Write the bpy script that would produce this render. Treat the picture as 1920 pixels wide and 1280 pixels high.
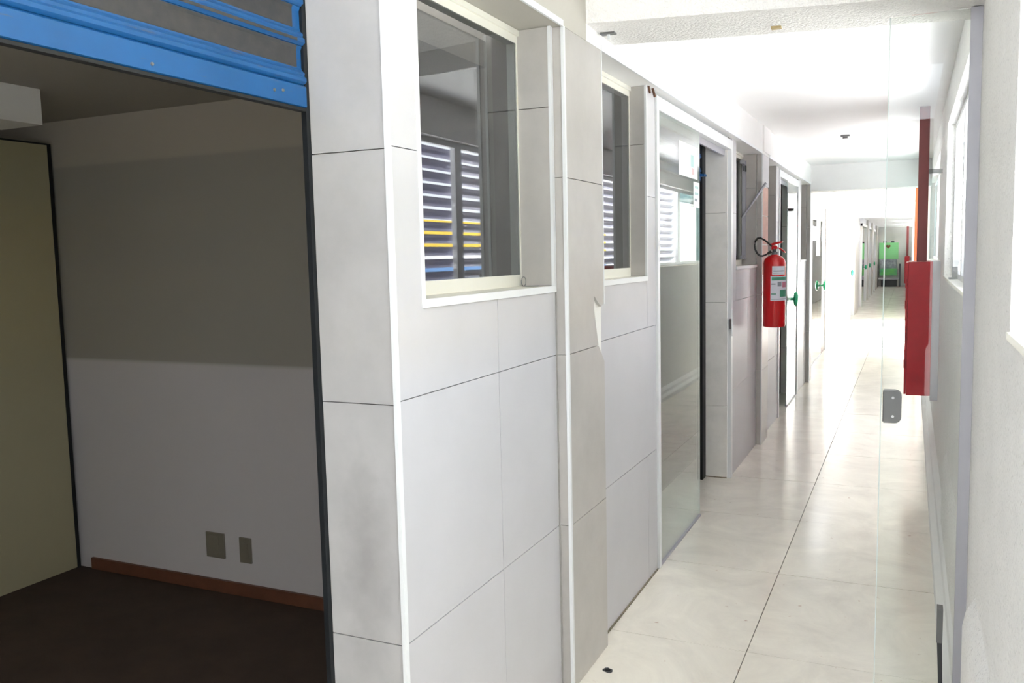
import bpy, bmesh, math, random
from mathutils import Vector, Matrix
random.seed(7)
S = bpy.context.scene
for o in list(bpy.data.objects):
    bpy.data.objects.remove(o)
COL = S.collection
R = math.radians

# ------------------------------------------------------------------ camera
F_PX, YAW, PIT, ROL = 1620.39, R(24.794), R(-5.554), R(-1.296)
cam = bpy.data.cameras.new('camera')
cam.sensor_width = 36.0
cam.lens = F_PX / 1920 * 36.0
cam.clip_start = 0.05
cam.clip_end = 300
camo = bpy.data.objects.new('camera', cam)
COL.objects.link(camo)
fw = Vector((-math.sin(YAW) * math.cos(PIT), math.cos(YAW) * math.cos(PIT), math.sin(PIT)))
r0 = Vector((math.cos(YAW), math.sin(YAW), 0))
u0 = r0.cross(fw)
rt = r0 * math.cos(ROL) + u0 * math.sin(ROL)
up = u0 * math.cos(ROL) - r0 * math.sin(ROL)
m = Matrix((rt, up, -fw)).transposed().to_4x4()
m.translation = Vector((0, 0, 1.545))
camo.matrix_world = m
S.camera = camo

# ------------------------------------------------------------------ light
w = bpy.data.worlds.new('world')
S.world = w
w.use_nodes = True
bg = w.node_tree.nodes['Background']
bg.inputs['Color'].default_value = (0.90, 0.95, 1.0, 1)
bg.inputs['Strength'].default_value = 1.7
sun = bpy.data.lights.new('sun', 'SUN')
sun.energy = 18.0
sun.angle = R(0.6)
sun.color = (1.0, 0.985, 0.97)
suno = bpy.data.objects.new('sun', sun)
COL.objects.link(suno)
suno.rotation_euler = Vector((-math.cos(R(52)), 0.0, -math.sin(R(52)))).to_track_quat('-Z', 'Y').to_euler()
S.view_settings.view_transform = 'Standard'
S.view_settings.look = 'None'
S.view_settings.gamma = 1.0
S.view_settings.use_curve_mapping = False
S.view_settings.exposure = 1.75
S.cycles.max_bounces = 12
S.cycles.diffuse_bounces = 8
S.cycles.glossy_bounces = 5
S.cycles.transparent_max_bounces = 16
S.cycles.caustics_reflective = False
S.cycles.caustics_refractive = False

# ------------------------------------------------------------------ materials
def lin(c):
    return tuple(((v / 255) / 12.92 if v / 255 <= 0.04045 else ((v / 255 + 0.055) / 1.055) ** 2.4) for v in c) + (1.0,)

def mat(name, rgb, rough=0.6, metal=0.0, var=0.0, vscale=8.0, rgb2=None, bump=0.0, bscale=60.0, spec=0.5, speck=0.0, speck_scale=120.0, coords='Object'):
    mt = bpy.data.materials.new(name)
    mt.use_nodes = True
    nt = mt.node_tree
    b = nt.nodes['Principled BSDF']
    b.inputs['Roughness'].default_value = rough
    b.inputs['Metallic'].default_value = metal
    b.inputs['Specular IOR Level'].default_value = spec
    c = lin(rgb)
    b.inputs['Base Color'].default_value = c
    geo = nt.nodes.new('ShaderNodeNewGeometry')
    pos = geo.outputs['Position']
    cur = None
    if var > 0 or rgb2:
        n = nt.nodes.new('ShaderNodeTexNoise')
        n.inputs['Scale'].default_value = vscale
        n.inputs['Detail'].default_value = 6
        n.inputs['Roughness'].default_value = 0.62
        nt.links.new(pos, n.inputs['Vector'])
        rp = nt.nodes.new('ShaderNodeValToRGB')
        rp.color_ramp.elements[0].position = 0.32
        rp.color_ramp.elements[1].position = 0.68
        d = lin(rgb2) if rgb2 else tuple(v * (1 - var) for v in c[:3]) + (1,)
        rp.color_ramp.elements[0].color = d
        rp.color_ramp.elements[1].color = c
        nt.links.new(n.outputs['Fac'], rp.inputs['Fac'])
        cur = rp.outputs['Color']
    if speck > 0:
        n2 = nt.nodes.new('ShaderNodeTexNoise')
        n2.inputs['Scale'].default_value = speck_scale
        n2.inputs['Detail'].default_value = 2
        nt.links.new(pos, n2.inputs['Vector'])
        r2 = nt.nodes.new('ShaderNodeValToRGB')
        r2.color_ramp.elements[0].position = 0.60
        r2.color_ramp.elements[1].position = 0.70
        r2.color_ramp.elements[0].color = (1, 1, 1, 1)
        r2.color_ramp.elements[1].color = (1 - speck,) * 3 + (1,)
        nt.links.new(n2.outputs['Fac'], r2.inputs['Fac'])
        mx = nt.nodes.new('ShaderNodeMix')
        mx.data_type = 'RGBA'
        mx.blend_type = 'MULTIPLY'
        mx.inputs['Factor'].default_value = 1.0
        if cur:
            nt.links.new(cur, mx.inputs['A'])
        else:
            mx.inputs['A'].default_value = c
        nt.links.new(r2.outputs['Color'], mx.inputs['B'])
        cur = mx.outputs['Result']
    if cur:
        nt.links.new(cur, b.inputs['Base Color'])
    if bump > 0:
        n3 = nt.nodes.new('ShaderNodeTexNoise')
        n3.inputs['Scale'].default_value = bscale
        n3.inputs['Detail'].default_value = 4
        nt.links.new(pos, n3.inputs['Vector'])
        bp = nt.nodes.new('ShaderNodeBump')
        bp.inputs['Strength'].default_value = bump
        bp.inputs['Distance'].default_value = 0.01
        nt.links.new(n3.outputs['Fac'], bp.inputs['Height'])
        nt.links.new(bp.outputs['Normal'], b.inputs['Normal'])
    return mt

def glass_mat(name, tint, ior=1.5, extra=0.0, rough=0.0):
    mt = bpy.data.materials.new(name)
    mt.use_nodes = True
    nt = mt.node_tree
    for n in list(nt.nodes):
        nt.nodes.remove(n)
    out = nt.nodes.new('ShaderNodeOutputMaterial')
    tr = nt.nodes.new('ShaderNodeBsdfTransparent')
    tr.inputs['Color'].default_value = tint + (1,)
    gl = nt.nodes.new('ShaderNodeBsdfGlossy')
    gl.inputs['Roughness'].default_value = rough
    gl.inputs['Color'].default_value = (1, 1, 1, 1)
    fr = nt.nodes.new('ShaderNodeFresnel')
    fr.inputs['IOR'].default_value = ior
    mx = nt.nodes.new('ShaderNodeMixShader')
    gn = nt.nodes.new('ShaderNodeNewGeometry')
    io = nt.nodes.new('ShaderNodeMapRange')      # same reflectance on the leaving face as on the entering one
    io.inputs['To Min'].default_value = ior
    io.inputs['To Max'].default_value = 1.0 / ior
    nt.links.new(gn.outputs['Backfacing'], io.inputs['Value'])
    nt.links.new(io.outputs['Result'], fr.inputs['IOR'])
    fac = fr.outputs['Fac']
    if extra > 0:
        ad = nt.nodes.new('ShaderNodeMath')
        ad.operation = 'ADD'
        ad.use_clamp = True
        ad.inputs[1].default_value = extra
        nt.links.new(fac, ad.inputs[0])
        fac = ad.outputs[0]
    nt.links.new(fac, mx.inputs['Fac'])
    nt.links.new(tr.outputs[0], mx.inputs[1])
    nt.links.new(gl.outputs[0], mx.inputs[2])
    nt.links.new(mx.outputs[0], out.inputs['Surface'])
    return mt

M = {}
M['tile'] = mat('porcelain_tile', (220, 219, 220), 0.32, var=0.10, vscale=3.5, bump=0.02, bscale=300)
M['tile_pale'] = mat('pale_porcelain_tile', (198, 197, 201), 0.4, var=0.05, vscale=3.5)
M['tile_warm'] = mat('warm_porcelain_tile', (188, 184, 180), 0.34, var=0.14, vscale=5)
M['tile_bright'] = mat('veined_marble_tile', (240, 237, 233), 0.35, var=0.16, vscale=5)
M['grout'] = mat('grout', (120, 112, 104), 0.9)
M['mortar'] = mat('mortar', (235, 234, 230), 0.9, bump=0.3, bscale=90)
M['plaster'] = mat('white_plaster', (236, 235, 234), 0.8, var=0.04, vscale=4, bump=0.04, bscale=80)
M['ceiling'] = mat('white_ceiling_paint', (242, 242, 242), 0.85, var=0.03, vscale=2)
M['roughcast'] = mat('roughcast_wall', (240, 239, 237), 0.9, var=0.05, vscale=6, bump=0.65, bscale=95, speck=0.22, speck_scale=110)
M['beamcast'] = mat('roughcast_beam', (240, 238, 236), 0.9, bump=0.9, bscale=110, speck=0.10, speck_scale=220)
M['alu'] = mat('white_aluminium', (226, 228, 230), 0.35, spec=0.5)
M['alu_grey'] = mat('grey_aluminium', (176, 176, 184), 0.4, metal=0.3)
M['frame_cream'] = mat('cream_aluminium', (226, 224, 214), 0.4)
M['metal'] = mat('dull_metal', (120, 121, 122), 0.4, metal=0.6)
M['metal_dark'] = mat('dark_metal', (70, 72, 74), 0.5, metal=0.5)
M['leaf_brown'] = mat('grey_brown_leaf', (128, 118, 116), 0.6)
M['grime'] = mat('floor_edge_grime', (150, 140, 122), 0.95, var=0.5, vscale=40)
M['brass'] = mat('dull_brass', (188, 170, 126), 0.45, metal=0.3)
M['rust'] = mat('rusty_metal', (104, 70, 50), 0.8, var=0.4, vscale=60)
M['glass'] = glass_mat('window_glass', (0.60, 0.62, 0.64), 1.5, extra=0.04)
M['glass_clear'] = glass_mat('clear_glass', (0.97, 0.985, 0.975), 1.45)
M['glass_door'] = glass_mat('door_glass', (0.84, 0.92, 0.88), 1.5, extra=0.20)
M['glass_tinted'] = glass_mat('aqua_tinted_glass', (0.36, 0.44, 0.44), 1.5)
M['glass_edge'] = mat('glass_edge', (228, 238, 235), 0.15)  # pale colour stands in for light caught in the glass edges
M['frosted'] = mat('frosted_pane', (214, 230, 228), 0.5)
M['black'] = mat('black_seam', (18, 20, 22), 0.7)
M['guide'] = mat('navy_guide', (8, 14, 20), 0.6)
M['room_wall'] = mat('room_wall_paint', (205, 202, 198), 0.85, var=0.04, vscale=3)
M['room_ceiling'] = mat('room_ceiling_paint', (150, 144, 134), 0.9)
M['room_floor'] = mat('room_floor_brown', (66, 50, 40), 0.85, var=0.3, vscale=5)
M['wood'] = mat('baseboard_wood', (104, 66, 48), 0.5, var=0.25, vscale=14)
M['board'] = mat('cream_board', (156, 148, 120), 0.6, var=0.05, vscale=2)
M['beige_plastic'] = mat('beige_plastic', (116, 110, 98), 0.5)
M['header_paint'] = mat('beige_header_paint', (188, 184, 175), 0.8, var=0.05, vscale=4)
M['grey_soffit'] = mat('grey_soffit_paint', (138, 138, 136), 0.9)
M['dull_end'] = mat('dull_end_wall_paint', (56, 54, 52), 0.9)
M['red'] = mat('red_paint', (204, 18, 40), 0.4, var=0.12, vscale=14, speck=0.0)
M['maroon'] = mat('maroon_paint', (140, 62, 62), 0.5, var=0.10, vscale=20)
M['orange'] = mat('orange_red_paint', (206, 92, 52), 0.6)
M['ext_red'] = mat('extinguisher_red', (205, 22, 28), 0.22, spec=0.6)
M['rubber'] = mat('black_rubber', (22, 24, 24), 0.5)
M['label'] = mat('white_label', (226, 230, 238), 0.5)
M['label_green'] = mat('green_print', (70, 150, 120), 0.5)
M['label_pink'] = mat('pink_print', (206, 130, 150), 0.5)
M['label_grey'] = mat('grey_print', (140, 150, 160), 0.5)
M['knob'] = mat('green_knob', (40, 190, 130), 0.25)
M['paper'] = mat('white_sticker', (238, 244, 244), 0.5)
M['print_rose'] = mat('rose_print', (214, 190, 192), 0.5)
M['print_aqua'] = mat('aqua_print', (176, 208, 206), 0.5)
M['stand_green'] = mat('lime_green_panel', (150, 232, 158), 0.5)
M['stand_green2'] = mat('grass_green_panel', (116, 214, 96), 0.5, rgb2=(70, 160, 130), vscale=3)
M['stand_grey'] = mat('grey_poster', (196, 202, 208), 0.5, rgb2=(110, 112, 128), vscale=7)
M['stand_dark'] = mat('dark_stand_frame', (62, 66, 72), 0.5)
M['stand_brown'] = mat('brown_emblem', (132, 84, 42), 0.5)
M['louvre'] = mat('louvre_aluminium', (214, 214, 226), 0.45, metal=0.0)
M['ground'] = mat('outdoor_concrete', (212, 212, 212), 0.9, var=0.1, vscale=0.8)
M['grass'] = mat('outdoor_grass', (120, 150, 70), 0.95, var=0.3, vscale=3)
M['yellow'] = mat('yellow_boundary_paint', (236, 200, 70), 0.8)
M['blue_low'] = mat('blue_boundary_paint', (110, 150, 200), 0.8)
M['brick'] = mat('exposed_brick', (222, 186, 174), 0.9, var=0.15, vscale=20)

def floor_mat():
    mt = mat('polished_stone', (226, 221, 208), 0.09, spec=0.2)
    nt = mt.node_tree
    b = nt.nodes['Principled BSDF']
    geo = nt.nodes.new('ShaderNodeNewGeometry')
    n = nt.nodes.new('ShaderNodeTexNoise')
    n.inputs['Scale'].default_value = 2.2
    n.inputs['Detail'].default_value = 8
    n.inputs['Roughness'].default_value = 0.7
    n.inputs['Distortion'].default_value = 1.2
    nt.links.new(geo.outputs['Position'], n.inputs['Vector'])
    rp = nt.nodes.new('ShaderNodeValToRGB')
    e = rp.color_ramp.elements
    e[0].position = 0.30
    e[0].color = lin((220, 214, 204))
    e[1].position = 0.72
    e[1].color = lin((244, 239, 227))
    nt.links.new(n.outputs['Fac'], rp.inputs['Fac'])
    # scattered reddish specks and grey scuffs (wear)
    n2 = nt.nodes.new('ShaderNodeTexNoise')
    n2.inputs['Scale'].default_value = 26
    n2.inputs['Detail'].default_value = 3
    nt.links.new(geo.outputs['Position'], n2.inputs['Vector'])
    r2 = nt.nodes.new('ShaderNodeValToRGB')
    r2.color_ramp.elements[0].position = 0.70
    r2.color_ramp.elements[0].color = (0, 0, 0, 1)
    r2.color_ramp.elements[1].position = 0.76
    r2.color_ramp.elements[1].color = (0.6, 0.6, 0.6, 1)
    nt.links.new(n2.outputs['Fac'], r2.inputs['Fac'])
    mx = nt.nodes.new('ShaderNodeMix')
    mx.data_type = 'RGBA'
    mx.inputs['B'].default_value = lin((176, 140, 122))
    nt.links.new(r2.outputs['Color'], mx.inputs['Factor'])
    nt.links.new(rp.outputs['Color'], mx.inputs['A'])
    nt.links.new(mx.outputs['Result'], b.inputs['Base Color'])
    n3 = nt.nodes.new('ShaderNodeTexNoise')
    n3.inputs['Scale'].default_value = 3.0
    n3.inputs['Detail'].default_value = 5
    nt.links.new(geo.outputs['Position'], n3.inputs['Vector'])
    mr = nt.nodes.new('ShaderNodeMapRange')
    mr.inputs['To Min'].default_value = 0.10
    mr.inputs['To Max'].default_value = 0.24
    nt.links.new(n3.outputs['Fac'], mr.inputs['Value'])
    nt.links.new(mr.outputs['Result'], b.inputs['Roughness'])
    return mt
M['floor'] = floor_mat()

def jamb_tile_mat():
    """porcelain with a grey scuffed patch (dirt with a shape of its own) on the near jamb"""
    mt = mat('scuffed_porcelain_tile', (182, 180, 180), 0.4, var=0.14, vscale=5)
    nt = mt.node_tree
    b = nt.nodes['Principled BSDF']
    src = b.inputs['Base Color'].links[0].from_socket
    geo = nt.nodes.new('ShaderNodeNewGeometry')
    dist = nt.nodes.new('ShaderNodeVectorMath')
    dist.operation = 'SUBTRACT'
    dist.inputs[1].default_value = (-1.21, 1.73, 0.80)
    nt.links.new(geo.outputs['Position'], dist.inputs[0])
    sc = nt.nodes.new('ShaderNodeVectorMath')
    sc.operation = 'MULTIPLY'
    sc.inputs[1].default_value = (13.0, 1.0, 3.4)
    nt.links.new(dist.outputs[0], sc.inputs[0])
    ln = nt.nodes.new('ShaderNodeVectorMath')
    ln.operation = 'LENGTH'
    nt.links.new(sc.outputs[0], ln.inputs[0])
    nz = nt.nodes.new('ShaderNodeTexNoise')
    nz.inputs['Scale'].default_value = 22
    nz.inputs['Detail'].default_value = 5
    nt.links.new(geo.outputs['Position'], nz.inputs['Vector'])
    ad = nt.nodes.new('ShaderNodeMath')
    ad.operation = 'ADD'
    nt.links.new(ln.outputs['Value'], ad.inputs[0])
    nt.links.new(nz.outputs['Fac'], ad.inputs[1])
    mr = nt.nodes.new('ShaderNodeMapRange')
    mr.inputs['From Min'].default_value = 0.55
    mr.inputs['From Max'].default_value = 1.55
    mr.inputs['To Min'].default_value = 0.38
    mr.inputs['To Max'].default_value = 0.0
    nt.links.new(ad.outputs[0], mr.inputs['Value'])
    mx = nt.nodes.new('ShaderNodeMix')
    mx.data_type = 'RGBA'
    mx.inputs['B'].default_value = lin((118, 114, 112))
    nt.links.new(src, mx.inputs['A'])
    nt.links.new(mr.outputs['Result'], mx.inputs['Factor'])
    nt.links.new(mx.outputs['Result'], b.inputs['Base Color'])
    return mt
M['tile_jamb'] = jamb_tile_mat()

def shutter_mat():
    """blue enamel, worn to bare brown streaks"""
    mt = mat('blue_enamel', (18, 84, 142), 0.5, var=0.18, vscale=6)
    nt = mt.node_tree
    b = nt.nodes['Principled BSDF']
    src = b.inputs['Base Color'].links[0].from_socket
    geo = nt.nodes.new('ShaderNodeNewGeometry')
    mp = nt.nodes.new('ShaderNodeVectorMath')
    mp.operation = 'MULTIPLY'
    mp.inputs[1].default_value = (40, 7, 60)
    nt.links.new(geo.outputs['Position'], mp.inputs[0])
    n = nt.nodes.new('ShaderNodeTexNoise')
    n.inputs['Scale'].default_value = 1.0
    n.inputs['Detail'].default_value = 5
    nt.links.new(mp.outputs[0], n.inputs['Vector'])
    rp = nt.nodes.new('ShaderNodeValToRGB')
    rp.color_ramp.elements[0].position = 0.62
    rp.color_ramp.elements[0].color = (0, 0, 0, 1)
    rp.color_ramp.elements[1].position = 0.72
    rp.color_ramp.elements[1].color = (0.75, 0.75, 0.75, 1)
    nt.links.new(n.outputs['Fac'], rp.inputs['Fac'])
    mx = nt.nodes.new('ShaderNodeMix')
    mx.data_type = 'RGBA'
    mx.inputs['B'].default_value = lin((92, 84, 82))
    nt.links.new(rp.outputs['Color'], mx.inputs['Factor'])
    nt.links.new(src, mx.inputs['A'])
    nt.links.new(mx.outputs['Result'], b.inputs['Base Color'])
    return mt
M['blue'] = shutter_mat()
M['slat_grey'] = mat('charcoal_slat_paint', (62, 60, 60), 0.6, var=0.25, vscale=30, rgb2=(46, 47, 50))
def band_wall_mat():
    """plain painted wall with a darker painted band between 1.085 m and 2.035 m"""
    mt = mat('banded_room_paint', (200, 196, 192), 0.85)
    nt = mt.node_tree
    b = nt.nodes['Principled BSDF']
    geo = nt.nodes.new('ShaderNodeNewGeometry')
    sp = nt.nodes.new('ShaderNodeSeparateXYZ')
    nt.links.new(geo.outputs['Position'], sp.inputs[0])
    mr = nt.nodes.new('ShaderNodeMapRange')
    mr.inputs['From Min'].default_value = 0
    mr.inputs['From Max'].default_value = 2.5
    nt.links.new(sp.outputs['Z'], mr.inputs['Value'])
    rp = nt.nodes.new('ShaderNodeValToRGB')
    rp.color_ramp.interpolation = 'LINEAR'
    e = rp.color_ramp.elements
    lo, mid, hi = lin((190, 185, 186)), lin((150, 145, 137)), lin((166, 158, 147))
    e[0].position = 1.080 / 2.5
    e[0].color = lo
    e[1].position = 1.090 / 2.5
    e[1].color = mid
    k = e.new(2.030 / 2.5)
    k.color = mid
    k = e.new(2.044 / 2.5)
    k.color = hi
    nt.links.new(mr.outputs['Result'], rp.inputs['Fac'])
    nt.links.new(rp.outputs['Color'], b.inputs['Base Color'])
    return mt
M['room_band'] = band_wall_mat()

# ------------------------------------------------------------------ helpers
def bx(bm, x0, x1, y0, y1, z0, z1):
    x0, x1 = min(x0, x1), max(x0, x1)
    y0, y1 = min(y0, y1), max(y0, y1)
    z0, z1 = min(z0, z1), max(z0, z1)
    v = [bm.verts.new(p) for p in ((x0, y0, z0), (x1, y0, z0), (x1, y1, z0), (x0, y1, z0), (x0, y0, z1), (x1, y0, z1), (x1, y1, z1), (x0, y1, z1))]
    for f in ((0, 3, 2, 1), (4, 5, 6, 7), (0, 1, 5, 4), (1, 2, 6, 5), (2, 3, 7, 6), (3, 0, 4, 7)):
        bm.faces.new([v[i] for i in f])
    return bm

def hexa(bm, pts):
    v = [bm.verts.new(p) for p in pts]
    for f in ((0, 3, 2, 1), (4, 5, 6, 7), (0, 1, 5, 4), (1, 2, 6, 5), (2, 3, 7, 6), (3, 0, 4, 7)):
        bm.faces.new([v[i] for i in f])
    return bm

def prism(bm, pts, axis, a, b):
    """extrude a closed 2D outline along an axis; pts are the other two coordinates in order"""
    def mk(p, t):
        if axis == 'y':
            return (p[0], t, p[1])
        if axis == 'x':
            return (t, p[0], p[1])
        return (p[0], p[1], t)
    A = [bm.verts.new(mk(p, a)) for p in pts]
    B = [bm.verts.new(mk(p, b)) for p in pts]
    bm.faces.new(A)
    bm.faces.new(B[::-1])
    n = len(pts)
    for i in range(n):
        bm.faces.new((A[i], B[i], B[(i + 1) % n], A[(i + 1) % n]))
    return bm

def tube(bm, path, r, seg=10, cap=True):
    path = [Vector(p) for p in path]
    rings = []
    ref = Vector((0, 0, 1))
    for i, p in enumerate(path):
        d = (path[min(i + 1, len(path) - 1)] - path[max(i - 1, 0)]).normalized()
        if abs(d.dot(ref)) > 0.95:
            a = d.cross(Vector((1, 0, 0))).normalized()
        else:
            a = d.cross(ref).normalized()
        b = d.cross(a).normalized()
        rr = r[i] if isinstance(r, (list, tuple)) else r
        rings.append([bm.verts.new(p + (a * math.cos(t) + b * math.sin(t)) * rr) for t in (2 * math.pi * k / seg for k in range(seg))])
    for i in range(len(rings) - 1):
        for k in range(seg):
            bm.faces.new((rings[i][k], rings[i][(k + 1) % seg], rings[i + 1][(k + 1) % seg], rings[i + 1][k]))
    if cap:
        bm.faces.new(rings[0][::-1])
        bm.faces.new(rings[-1])
    return bm

def lathe(bm, prof, c, seg=32, axis='z'):
    rings = []
    for (r, t) in prof:
        ring = []
        for k in range(seg):
            a = 2 * math.pi * k / seg
            p = (r * math.cos(a), r * math.sin(a), t)
            if axis == 'x':
                p = (t, r * math.cos(a), r * math.sin(a))
            if axis == 'y':
                p = (r * math.cos(a), t, r * math.sin(a))
            ring.append(bm.verts.new(Vector(c) + Vector(p)))
        rings.append(ring)
    for i in range(len(rings) - 1):
        for k in range(seg):
            bm.faces.new((rings[i][k], rings[i][(k + 1) % seg], rings[i + 1][(k + 1) % seg], rings[i + 1][k]))
    bm.faces.new(rings[0][::-1])
    bm.faces.new(rings[-1])
    return bm

def obj(name, bm, mt, parent=None, smooth=False, bevel=0.0):
    if bevel > 0:
        bmesh.ops.bevel(bm, geom=list(bm.edges), offset=bevel, segments=2, affect='EDGES', profile=0.7)
    bmesh.ops.recalc_face_normals(bm, faces=list(bm.faces))
    me = bpy.data.meshes.new(name)
    bm.to_mesh(me)
    bm.free()
    for q in (mt if isinstance(mt, (list, tuple)) else [mt]):
        me.materials.append(q)
    if smooth:
        me.polygons.foreach_set('use_smooth', [True] * len(me.polygons))
        me.update()
        try:
            me.set_sharp_from_angle(angle=R(35))
        except Exception:
            pass
    o = bpy.data.objects.new(name, me)
    COL.objects.link(o)
    if parent:
        o.parent = parent
        o.matrix_parent_inverse = Matrix.Translation(parent.location).inverted() if parent.type == 'EMPTY' else Matrix()
    return o

def box(name, b, mt, parent=None, bevel=0.0):
    return obj(name, bx(bmesh.new(), *b), mt, parent, bevel=bevel)

def boxes(name, bs, mt, parent=None):
    bm = bmesh.new()
    for b in bs:
        bx(bm, *b)
    return obj(name, bm, mt, parent)

def empty(name, loc):
    o = bpy.data.objects.new(name, None)
    COL.objects.link(o)
    o.location = loc
    o.empty_display_size = 0.1
    return o

def tag(o, label, cat, group=None):
    o['label'] = label
    o['category'] = cat
    if group:
        o['group'] = group
    return o

def thing(name, loc, label, cat, group=None):
    return tag(empty(name, loc), label, cat, group)

def struct(o, label=None):
    o['kind'] = 'structure'
    if label:
        o['label'] = label
    return o

G = 0.00125      # half a joint
TT = 0.012       # tile thickness
COURSE = [0.0, 0.603, 1.207, 1.81, 2.305]

def tiles_x(parent, X, ys, zs, mt, holes=()):
    """tiles on a wall facing +X; ys, zs are the joint lines"""
    for y0, y1 in zip(ys[:-1], ys[1:]):
        for z0, z1 in zip(zs[:-1], zs[1:]):
            if any(y0 < h[1] and y1 > h[0] and z0 < h[3] and z1 > h[2] for h in holes):
                continue
            d = random.uniform(-0.0006, 0.0006)
            box('tile', (X - TT, X + d, y0 + G, y1 - G, z0 + G, z1 - G), mt, parent)

def tiles_y(parent, Y, xs, zs, mt):
    """tiles on a wall facing -Y"""
    for x0, x1 in zip(xs[:-1], xs[1:]):
        for z0, z1 in zip(zs[:-1], zs[1:]):
            d = random.uniform(-0.0006, 0.0006)
            box('tile', (x0 + G, x1 - G, Y + d, Y + TT, z0 + G, z1 - G), mt, parent)

# ------------------------------------------------------------------ floor
W, P = -1.105, -1.064           # wall plane, pilaster / header plane
RW = 0.19                      # right wall face
SH = -1.33                     # shutter plane
YS = [3.298 + 0.893 * k for k in range(-7, 42)]
fl = struct(box('floor', (-1.55, 0.42, YS[0], 39.6, -0.12, -0.016), M['grout']))
for i, (y0, y1) in enumerate(zip(YS[:-1], YS[1:])):
    for x0, x1 in ((-1.45, -0.55), (-0.55, 0.35)):
        if y0 > 23:
            continue
        d = random.uniform(-0.0008, 0.0002)
        box('floor_slab', (x0 + 0.0018, x1 - 0.0018, y0 + 0.0018, y1 - 0.0018, -0.018, d), M['floor'], fl)
far = bmesh.new()
for y0, y1 in zip(YS[:-1], YS[1:]):
    if y0 > 23:
        for x0, x1 in ((-1.45, -0.55), (-0.55, 0.35)):
            bx(far, x0 + 0.002, x1 - 0.002, y0 + 0.002, min(y1, 39.6) - 0.002, -0.018, 0.0)
o = obj('floor_slabs', far, M['floor'], fl)
o['kind'] = 'stuff'

# ------------------------------------------------------------------ left wall of the corridor
wl = struct(boxes('wall_left', [
    (-1.322, W - 0.010, 1.742, 1.87, 0, 2.305),
    (-1.322, W - 0.010, 1.87, 2.74, 0, 1.42),
    (-1.322, W - 0.010, 2.748, 3.15, 0, 2.305),
    (-1.322, W - 0.010, 3.15, 3.902, 0, 1.42),
    (-1.322, W - 0.010, 3.902, 4.045, 0, 2.305),
    (-1.322, W - 0.010, 5.912, 6.13, 0, 2.305),
    (-1.322, W - 0.010, 6.13, 7.03, 0, 1.42),
    (-1.322, W - 0.010, 7.032, 7.38, 0, 2.305),
    (-1.322, W - 0.010, 7.38, 8.112, 0, 1.42),
    (-1.322, W - 0.010, 8.112, 8.26, 0, 2.305),
    (-1.322, W - 0.010, 9.75, 10.03, 0, 2.305),
    (-1.322, W - 0.010, 10.03, 10.612, 0, 1.42),
    (-1.322, W - 0.010, 10.611, 10.9, 0, 2.305),
], M['grout']))
C4 = COURSE
tiles_x(wl, W, [1.735, 2.295, 2.752], [0, 0.603, 1.207], M['tile_pale'])
tiles_x(wl, W, [2.295, 2.752], [1.207, 1.424], M['tile_pale'])
tiles_x(wl, W, [1.735, 1.868], [1.81, 2.305], M['tile_pale'])
obj('tile', prism(bmesh.new(), [(1.736, 1.2083), (2.2938, 1.2083), (2.2938, 1.423), (1.867, 1.423), (1.867, 1.8088), (1.736, 1.8088)], 'x', W - TT, W), M['tile_pale'], wl)
tiles_x(wl, W, [3.15, 3.892], [0, 0.603, 1.207, 1.424], M['tile_pale'])
tiles_x(wl, W, [3.892, 4.045], C4, M['tile_pale'])
tiles_x(wl, W, [5.97, 6.14], C4, M['tile_pale'])
tiles_x(wl, W, [6.14, 6.62, 7.02], [0, 0.603, 1.207, 1.424], M['tile_pale'])
tiles_x(wl, W, [7.39, 8.10], [0, 0.603, 1.207, 1.424], M['tile_pale'])
tiles_x(wl, W, [8.10, 8.26], C4, M['tile_pale'])
tiles_x(wl, W, [9.80, 10.03], C4, M['tile_pale'])
tiles_x(wl, W, [10.03, 10.60], [0, 0.603, 1.207, 1.424], M['tile_pale'])
# tiled faces that look toward the camera: near jamb, window reveals, shop jambs
tiles_y(wl, 1.73, [-1.322, W - 0.004], [0, 0.603, 1.20, 1.803, 2.40], M['tile_jamb'])
for yv, x0, z0 in ((2.74, -1.235, 1.445), (3.89, -1.215, 1.445), (7.02, -1.215, 1.445), (8.10, -1.215, 1.445), (10.60, -1.215, 1.445)):
    tiles_y(wl, yv, [x0, W - 0.004], [z0, 2.043, 2.305], M['tile_warm'])
for yv in (5.90, 9.74):
    tiles_y(wl, yv, [-1.27, W - 0.014], [0.0, 0.5, 1.21, 1.81, 2.30], M['tile_bright'])

box('floor_edge_grime', (W + 0.0008, W + 0.007, 3.16, 4.04, 0.0005, 0.006), M['grime'], wl)
box('floor_edge_grime', (W - 0.19, W - 0.016, 5.893, 5.8995, 0.0005, 0.007), M['grime'], wl)
# pilasters
def pilaster(y0, y1, front=True, missing=None):
    p = boxes('pilaster', [(W - 0.009, P - 0.010, y0 + 0.010, y1 - 0.004, 0, 2.305)], M['mortar'], wl)
    tiles_y(p, y0, [W + 0.0005, P - 0.004], C4, M['tile_warm'])
    zs = C4
    for z0, z1 in zip(zs[:-1], zs[1:]):
        if missing and z0 < missing[1] and z1 > missing[0]:
            continue
        box('tile', (P - TT, P, y0 + 0.006, y1 - 0.012, z0 + G, z1 - G), M['tile_warm'], p)
    box('corner_trim', (P - 0.006, P + 0.002, y0 - 0.002, y0 + 0.006, 0, 2.305), M['alu'], p)
    return p

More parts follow.
